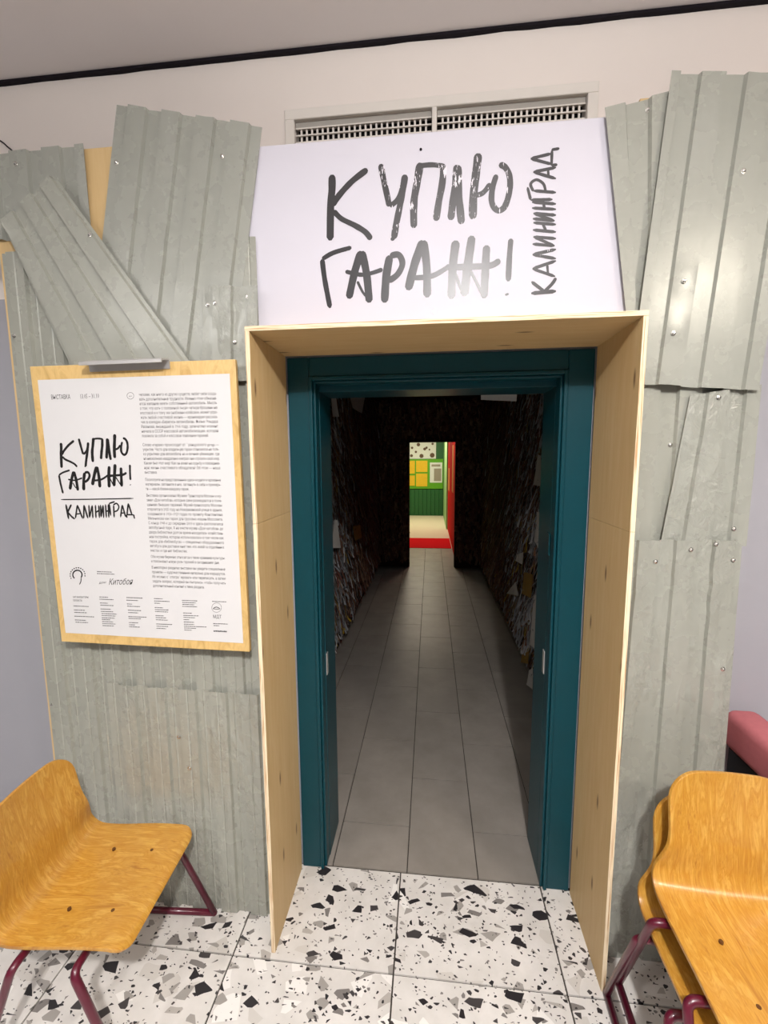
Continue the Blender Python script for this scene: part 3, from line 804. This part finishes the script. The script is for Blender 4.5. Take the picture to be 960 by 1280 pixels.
# ------------------------------------------------------------------ chairs
def make_chair():
    root = bpy.data.objects.new('plywood_chair', None); COL.objects.link(root); root.empty_display_size = .1
    zs = .44; WS, WB = .213, .168
    prof = catmull([(.207, 0, -.020), (.196, 0, -.008), (.165, 0, .001), (.06, 0, .003), (-.07, 0, -.004), (-.145, 0, -.003), (-.176, 0, .010), (-.194, 0, .040),
            (-.199, 0, .085), (-.204, 0, .135), (-.216, 0, .19), (-.228, 0, .25), (-.236, 0, .30), (-.240, 0, .342)], 4)
    acc = [0]
    for i in range(1, len(prof)): acc.append(acc[-1]+(prof[i]-prof[i-1]).length)
    tot = acc[-1]; nl = 20
    def smooth(a, b, x):
        t = min(1, max(0, (x-a)/(b-a))); return t*t*(3-2*t)
    sb = acc[min(range(len(prof)), key=lambda i: abs(prof[i].z-.04)+(10 if prof[i].x > -.1 else 0))]
    V = []; Fc = []
    def width(s):
        wv = WS + (WB-WS)*smooth(sb-.045, sb+.15, s)
        if s < .045: wv -= .045*(1-math.sqrt(max(0, 1-(1-s/.045)**2)))
        e = tot-s
        if e < .085: wv -= .085*(1-math.sqrt(max(0, 1-(1-e/.085)**2)))
        return wv
    def at(s):
        for i in range(len(acc)-1):
            if acc[i] <= s <= acc[i+1]:
                t = (s-acc[i])/(acc[i+1]-acc[i]+1e-9); return prof[i].lerp(prof[i+1], t)
        return prof[-1]
    S = [0, .002, .006, .012, .02, .03, .042]+[.042+(tot-.13-.042)*i/34 for i in range(1, 35)]+[tot-.1, tot-.075, tot-.055, tot-.04, tot-.028, tot-.018, tot-.01, tot-.005, tot-.0015, tot]
    for s in S:
        p = at(s); wv = width(s)
        bk = smooth(sb-.02, sb+.12, s)
        for k in range(nl+1):
            l = wv*(-1+2*k/nl); r = l/WS
            f = p.x + bk*.030*r*r*1.2; z = zs+p.z
            z += (1-bk)*.008*r*r*(1 if s > .05 else s/.05)
            f -= 0
            if tot-s < .09: z -= .0
            V.append((f, l, z))
    n = nl+1
    for j in range(len(S)-1):
        for k in range(nl): Fc.append((j*n+k, (j+1)*n+k, (j+1)*n+k+1, j*n+k+1))
    o = mk('seat_shell', V, Fc, MAT['chair'], root, smooth=True)
    so = o.modifiers.new('thickness', 'SOLIDIFY'); so.thickness = .011; so.offset = 1
    bv = o.modifiers.new('round', 'BEVEL'); bv.width = .003; bv.segments = 2; bv.limit_method = 'ANGLE'; bv.angle_limit = 1.0
    for (f, l) in ((.10, .105), (-.04, .105), (.10, -.105), (-.04, -.105)):
        vv, ff = tube_mesh([(f, l, zs-.002), (f, l, zs+.0062)], .0055, 10)
        mk('rivet', vv, ff, MAT['rivet'], root)
    R = .0118
    fz = .404
    for (fc, ff_) in ((.075, .235), (-.105, -.243)):
        vv, f2 = tube_mesh([(fc, -.19, fz), (fc, .19, fz)], R, 10); mk('crossbar', vv, f2, MAT['maroon'], root, True)
        for s in (1, -1):
            pts = fillet([(fc, s*.188, fz), (fc, s*.243, fz), (ff_, s*.262, R+.0005)], .04, 7)
            # turn at the floor into the skid
            pts = fillet(pts[:-1]+[(ff_, s*.262, R+.0005), (ff_*.75, s*.262, R+.0005)], .022, 4) if False else pts
            vv, f2 = tube_mesh(pts, R, 10); mk('leg', vv, f2, MAT['maroon'], root, True)
    for s in (1, -1):
        vv, f2 = tube_mesh([(.235, s*.262, R+.0005), (-.243, s*.262, R+.0005)], R, 10); sk = mk('floor_rail', vv, f2, MAT['maroon'], root, True)
        for ff_ in (.235, -.243):
            bm = bmesh.new(); bmesh.ops.create_uvsphere(bm, u_segments=10, v_segments=6, radius=R*1.04, matrix=Matrix.Translation((ff_, s*.262, R+.0008)))
            bm_obj('rail_corner', bm, MAT['maroon'], sk, True, world=False)
    for f in (.09, -.09):     # mounting plates between frame and shell
        for s in (1, -1): box('mounting_plate', f-.03, f+.03, s*.105-.02, s*.105+.02, fz+.008, zs-.010, MAT['black_wood'], root)
    return root
def copy_tree(o, parent=None):
    c = o.copy(); COL.objects.link(c)
    if parent: c.parent = parent
    for ch in o.children: copy_tree(ch, c)
    return c
ch1 = make_chair()
CG = 'moulded plywood chairs'
ch2 = copy_tree(ch1); ch3 = copy_tree(ch1)
ch1.location = (-1.088, -.535, 0); ch1.rotation_euler = (0, 0, .06)
tag(ch1, 'single honey plywood chair with maroon tube legs under the clipboard, facing right', 'chair', CG)
ch2.location = (.853, -.632, 0); ch2.rotation_euler = (0, 0, -1.605)
tag(ch2, 'lower plywood chair of the stack on the right, mostly hidden', 'chair', CG)
ch3.location = (.865, -.680, .114); ch3.rotation_euler = (0, 0, -1.605)
tag(ch3, 'upper plywood chair of the stack on the right, glossy seat seen from above', 'chair', CG)

# ------------------------------------------------------------------ sofa arm at the right edge
sf = thing('sofa', 'pink upholstered sofa arm on a black body at the right edge', 'sofa', (1.5, -.6, 0))
def cushion(name, x0, x1, y0, y1, z0, z1, r, mat):
    bm = bmesh.new(); add_box(bm, x0, x1, y0, y1, z0, z1, r, 5); return bm_obj(name, bm, mat, sf, True)
cushion('armrest', 1.125, 1.245, -1.0, -.012, .715, .868, .035, MAT['pink'])
box('side_panel', 1.145, 1.175, -.98, -.03, .06, .7145, MAT['black_wood'], sf, .004)
box('base', 1.176, 1.95, -.95, -.04, .08, .30, MAT['black_wood'], sf, .004)
cushion('seat_cushion', 1.25, 1.95, -.95, -.10, .302, .45, .04, MAT['pink'])
for (x, y) in ((1.16, -.95), (1.16, -.06), (1.92, -.92), (1.92, -.07)):
    vv, ff = tube_mesh([(x, y, .0005), (x, y, .09)], .014, 8); mk('leg', vv, ff, MAT['black_wood'], sf)

# ------------------------------------------------------------------ corridor behind the door
CLX, CRX, CZ, CY = -.90, .86, 2.80, 5.55
struct(box('wall_corridor_left', CLX-.08, CLX, .2405, CY, 0, CZ+.1, MAT['corridor']))
struct(box('wall_corridor_right', CRX, CRX+.08, .2405, CY, 0, CZ+.1, MAT['corridor']))
struct(box('ceiling_corridor', CLX, CRX, .2405, CY, CZ, CZ+.1, MAT['corridor']))
EL, ER, EH = -.36, .395, 2.10
struct(boxes('wall_corridor_end', [(-2.2, EL, CY, CY+.1, 0, 3.1), (ER, 2.2, CY, CY+.1, 0, 3.1), (EL, ER, CY, CY+.1, EH, 3.1)], MAT['corridor']))
def strips(name, n, gen, label, tints):
    V = []; Fc = []; cl = []
    for _ in range(n):
        p, wd, ln, nrm, along, tint = gen()
        b0 = len(V); k = 4; out = random.uniform(.045, .09); tw = random.uniform(-.5, .5); drift = random.uniform(-.025, .025)
        ph0 = random.uniform(0, 6)
        for i in range(k+1):
            t = i/k
            c = p + Vector((0, 0, -ln*t)) + nrm*(out*(.35+t*.65)+.010*sin(ph0+t*5)) + along*(drift*t+.008*sin(ph0*2+t*7))
            d = (along*cos(tw*t) + nrm*sin(tw*t))*wd*.5
            V += [c-d, c+d]
            if i: Fc.append((b0+2*i-2, b0+2*i-1, b0+2*i+1, b0+2*i)); cl.append(tint)
    o = mk(name, V, Fc, MAT['strips'])
    ca = o.data.color_attributes.new('tint', 'BYTE_COLOR', 'CORNER')
    for p, t in zip(o.data.polygons, cl):
        for li in p.loop_indices: ca.data[li].color = t
    o['kind'] = 'stuff'; o['label'] = label; o['category'] = 'paper strips'
    return o
WHITE = [srgb(205, 206, 208), srgb(186, 188, 192), srgb(168, 170, 174), srgb(214, 214, 212), srgb(120, 120, 122), srgb(200, 203, 208), srgb(176, 180, 186), srgb(196, 198, 200), srgb(150, 154, 160), srgb(190, 160, 60)]
BROWN = [srgb(128, 90, 72), srgb(112, 76, 64), srgb(146, 110, 88), srgb(104, 82, 76), srgb(160, 130, 106), srgb(120, 76, 68)]
def side_gen(x, nx, seedy):
    def g():
        y = .27 + (CY-.45)*random.random()**1.5
        z = .16 + random.random()*2.6
        wt = min(1, max(.05, 1.5-y/2.4)) * (1.0 if z < 1.6 else .7)  # pale papers near the door; fewer high up paints in the dimmer light
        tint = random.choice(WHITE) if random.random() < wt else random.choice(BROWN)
        ln = random.uniform(.08, .36); z = max(z, ln+.13+.05*random.random())
        return Vector((x, y, min(z, CZ-.02))), random.uniform(.006, .026), ln, Vector((nx, 0, 0)), Vector((0, 1, 0)), tint
    return g
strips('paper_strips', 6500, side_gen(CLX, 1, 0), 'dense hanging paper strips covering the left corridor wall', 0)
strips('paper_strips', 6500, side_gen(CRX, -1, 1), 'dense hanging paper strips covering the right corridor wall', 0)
def end_gen():
    while True:
        x = random.uniform(CLX+.05, CRX-.05); z = random.uniform(.2, CZ); ln = random.uniform(.05, .2)
        if EL-.02 < x < ER+.02 and z-ln < EH+.02: continue
        if z-ln < .05: continue
        return Vector((x, CY, z)), random.uniform(.01, .05), ln, Vector((0, -1, 0)), Vector((1, 0, 0)), random.choice(BROWN)
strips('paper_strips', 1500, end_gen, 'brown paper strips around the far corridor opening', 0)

# loose notes that stand out on the corridor walls
def note(cs, ax, c, label, mat, name='paper_note', curl=.012, into=None):
    pts = [P(x, y, ax, c) for x, y in cs]
    nrm = Vector((0, -1, 0)) if ax == 1 else (Vector((1, 0, 0)) if c < 0 else Vector((-1, 0, 0)))
    V = []; Fc = []; k = 5
    for j in range(k+1):
        for i in range(k+1):
            s, t = i/k, j/k
            p = pts[0].lerp(pts[1], s).lerp(pts[3].lerp(pts[2], s), t) + nrm*curl*(s*s+t*t*.6-.4*s*t)
            V.append(p)
    m = k+1
    for j in range(k):
        for i in range(k): Fc.append((j*m+i, (j+1)*m+i, (j+1)*m+i+1, j*m+i+1))
    n0 = len(V); V += [v-nrm*.0006 for v in V]; Fc += [tuple(n0+q for q in reversed(f)) for f in Fc]
    o = mk(name, V, Fc, mat, smooth=True)
    return tag(o, label, 'note', 'paper notes in the corridor')
nl, nr = CLX+.095, CRX-.085
hn = note([(601, 490), (646, 489.5), (645, 502), (601, 500)], 1, .9, 'white printed note hanging across the top right of the corridor', MAT['note'])
for px_ in (606, 641):
    c = P(px_, 490.5, 1, .899); vv, ff = tube_mesh([(c.x, .897, c.z-.004), (c.x, .897, CZ)], .0008, 5); mk('thread', vv, ff, MAT['black_gap'], hn)
note([(656, 487), (677, 487), (673, 493), (661, 493)], 0, nr, 'small white note at the very top right behind the frame', MAT['note'])
note([(414, 493), (418, 494), (422, 521), (415, 521)], 0, nl, 'white triangular note at the top left behind the frame', MAT['note'])
note([(437, 493), (456, 492), (451, 517), (440, 510)], 0, nl, 'grey note curling at the top left of the corridor', MAT['note'])
note([(672, 568), (678, 570), (678, 608), (668, 606)], 0, nr, 'long white note curling behind the right jamb at head height', MAT['note'])
note([(671, 640), (677, 640), (677, 690), (669, 676)], 0, nr, 'narrow white slip behind the right jamb below head height', MAT['note'])
note([(418, 650), (420, 650), (424, 685), (414, 685)], 0, nl, 'white slip sticking out beside the left jamb', MAT['note'])
note([(655, 715), (668, 718), (666, 748), (653, 742)], 0, nr, 'glossy yellow wrapper on the right corridor wall', MAT['note_yellow'])
note([(638, 735), (646, 727), (650, 745), (634, 742)], 0, nr, 'pale folded note left of the yellow wrapper', MAT['note'])
note([(646, 693), (656, 690), (655, 706), (645, 701)], 0, nr, 'white crumpled note above the yellow wrapper', MAT['note'])
note([(667, 745), (674, 742), (672, 812), (663, 806)], 0, nr, 'tall white slip behind the right jamb at knee height', MAT['note'])
note([(652, 818), (663, 814), (662, 830), (652, 828)], 0, nr, 'small yellow green note low on the right corridor wall', MAT['note_yellow'])
note([(661, 838), (668, 834), (668, 862), (659, 856)], 0, nr, 'white slip low behind the right jamb', MAT['note'])
note([(441, 658), (449, 656), (451, 672), (443, 676)], 0, nl, 'amber note on the left corridor wall', MAT['note_yellow'])

# ------------------------------------------------------------------ lit room beyond the corridor
struct(box('floor_far_room', -2.2, 2.2, 8.26, 12.36, -.10, 0, MAT['cream']))
struct(box('floor_vestibule', -2.2, 2.2, 7.11, 8.26, -.10, -.004, MAT['cream']))
tag(box('red_carpet', -1.6, .43, 7.13, 8.25, -.004, .006, MAT['red_carpet'], None, .003), 'red carpet strip across the floor beyond the corridor', 'carpet')
struct(box('floor_side', 1.2, 2.2, 5.65, 7.11, -.1, 0, MAT['cream'])); struct(box('floor_other_side', -2.2, -1.2, 5.65, 7.11, -.1, 0, MAT['cream']))
struct(box('ceiling_far_room', -2.2, 2.2, 5.65, 12.4, 3.0, 3.1, MAT['wall']))
struct(box('wall_far_left', -2.3, -2.2, 5.55, 12.4, 0, 3.1, MAT['light_green']))
struct(box('wall_far_back', -2.2, 2.2, 12.36, 12.46, 0, 3.1, MAT['dark_green']))
struct(box('wall_far_right', .405, .5, 9.6, 12.36, 0, 3.0, MAT['light_green']))
rp = thing('red_partition', 'tall glossy red partition right of the far opening', 'partition', (.47, 7.9, 0))
box('panel', .44, .50, 6.35, 9.58, .001, 2.98, MAT['red'], rp, .004)
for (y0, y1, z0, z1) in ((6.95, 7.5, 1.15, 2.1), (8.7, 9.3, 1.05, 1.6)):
    o = box('notice', .4375, .4399, y0, y1, z0, z1, MAT['orange'], rp)  # pale orange strip set flat on the red panel
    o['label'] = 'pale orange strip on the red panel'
# boarded green wall: each board of the lower part
gw = thing('green_display', 'green boarded display with notices at the far end of the corridor', 'display', (-.2, 12.3, 0))
x = -1.3
while x < .38:
    box('board', x, min(x+.125, .40), 12.325, 12.35, .03, .86, MAT['dark_green'], gw, .006); x += .131
box('panel', -1.3, .39, 12.30, 12.345, .872, 1.82, MAT['green'], gw, .003)
box('rail', -1.3, .40, 12.31, 12.35, .0005, .03, MAT['dark_green'], gw)
for (x0, x1, z0, z1) in ((-.72, -.51, .97, 1.30), (-.72, -.51, 1.36, 1.77), (-.47, -.11, .95, 1.36), (-.47, -.11, 1.41, 1.77)):
    o = box('notice', x0, x1, 12.292, 12.2998, z0, z1, MAT['yellow'], gw); o['label'] = 'yellow printed notice'
o = box('notice', -.03, .36, 12.292, 12.2998, 1.07, 1.71, MAT['paper'], gw); o['label'] = 'white printed notice'
box('print_block', .10, .33, 12.290, 12.2919, 1.12, 1.52, MAT['grey_print'], o)
box('print_block', .02, .30, 12.290, 12.2919, 1.58, 1.65, MAT['grey_print'], o)
fp = thing('picture_poster', 'pale poster with small dark pictures above the green display', 'poster', (-.3, 12.35, 1.83))
box('sheet', -1.1, .16, 12.345, 12.3595, 1.83, 2.45, MAT['paper'], fp)
for (x0, z0, r) in ((-.62, 1.93, .05), (-.48, 2.05, .04), (-.30, 1.92, .07), (.04, 1.94, .08), (-.20, 2.14, .05), (-.60, 2.18, .04), (-.05, 2.12, .03), (-.40, 2.28, .06), (.05, 2.3, .04), (-.14, 2.18, .04)):
    vv, ff = tube_mesh([(x0, 12.3448, z0), (x0, 12.342, z0)], r, 7); mk('picture', vv, ff, MAT['brown_print'], fp)
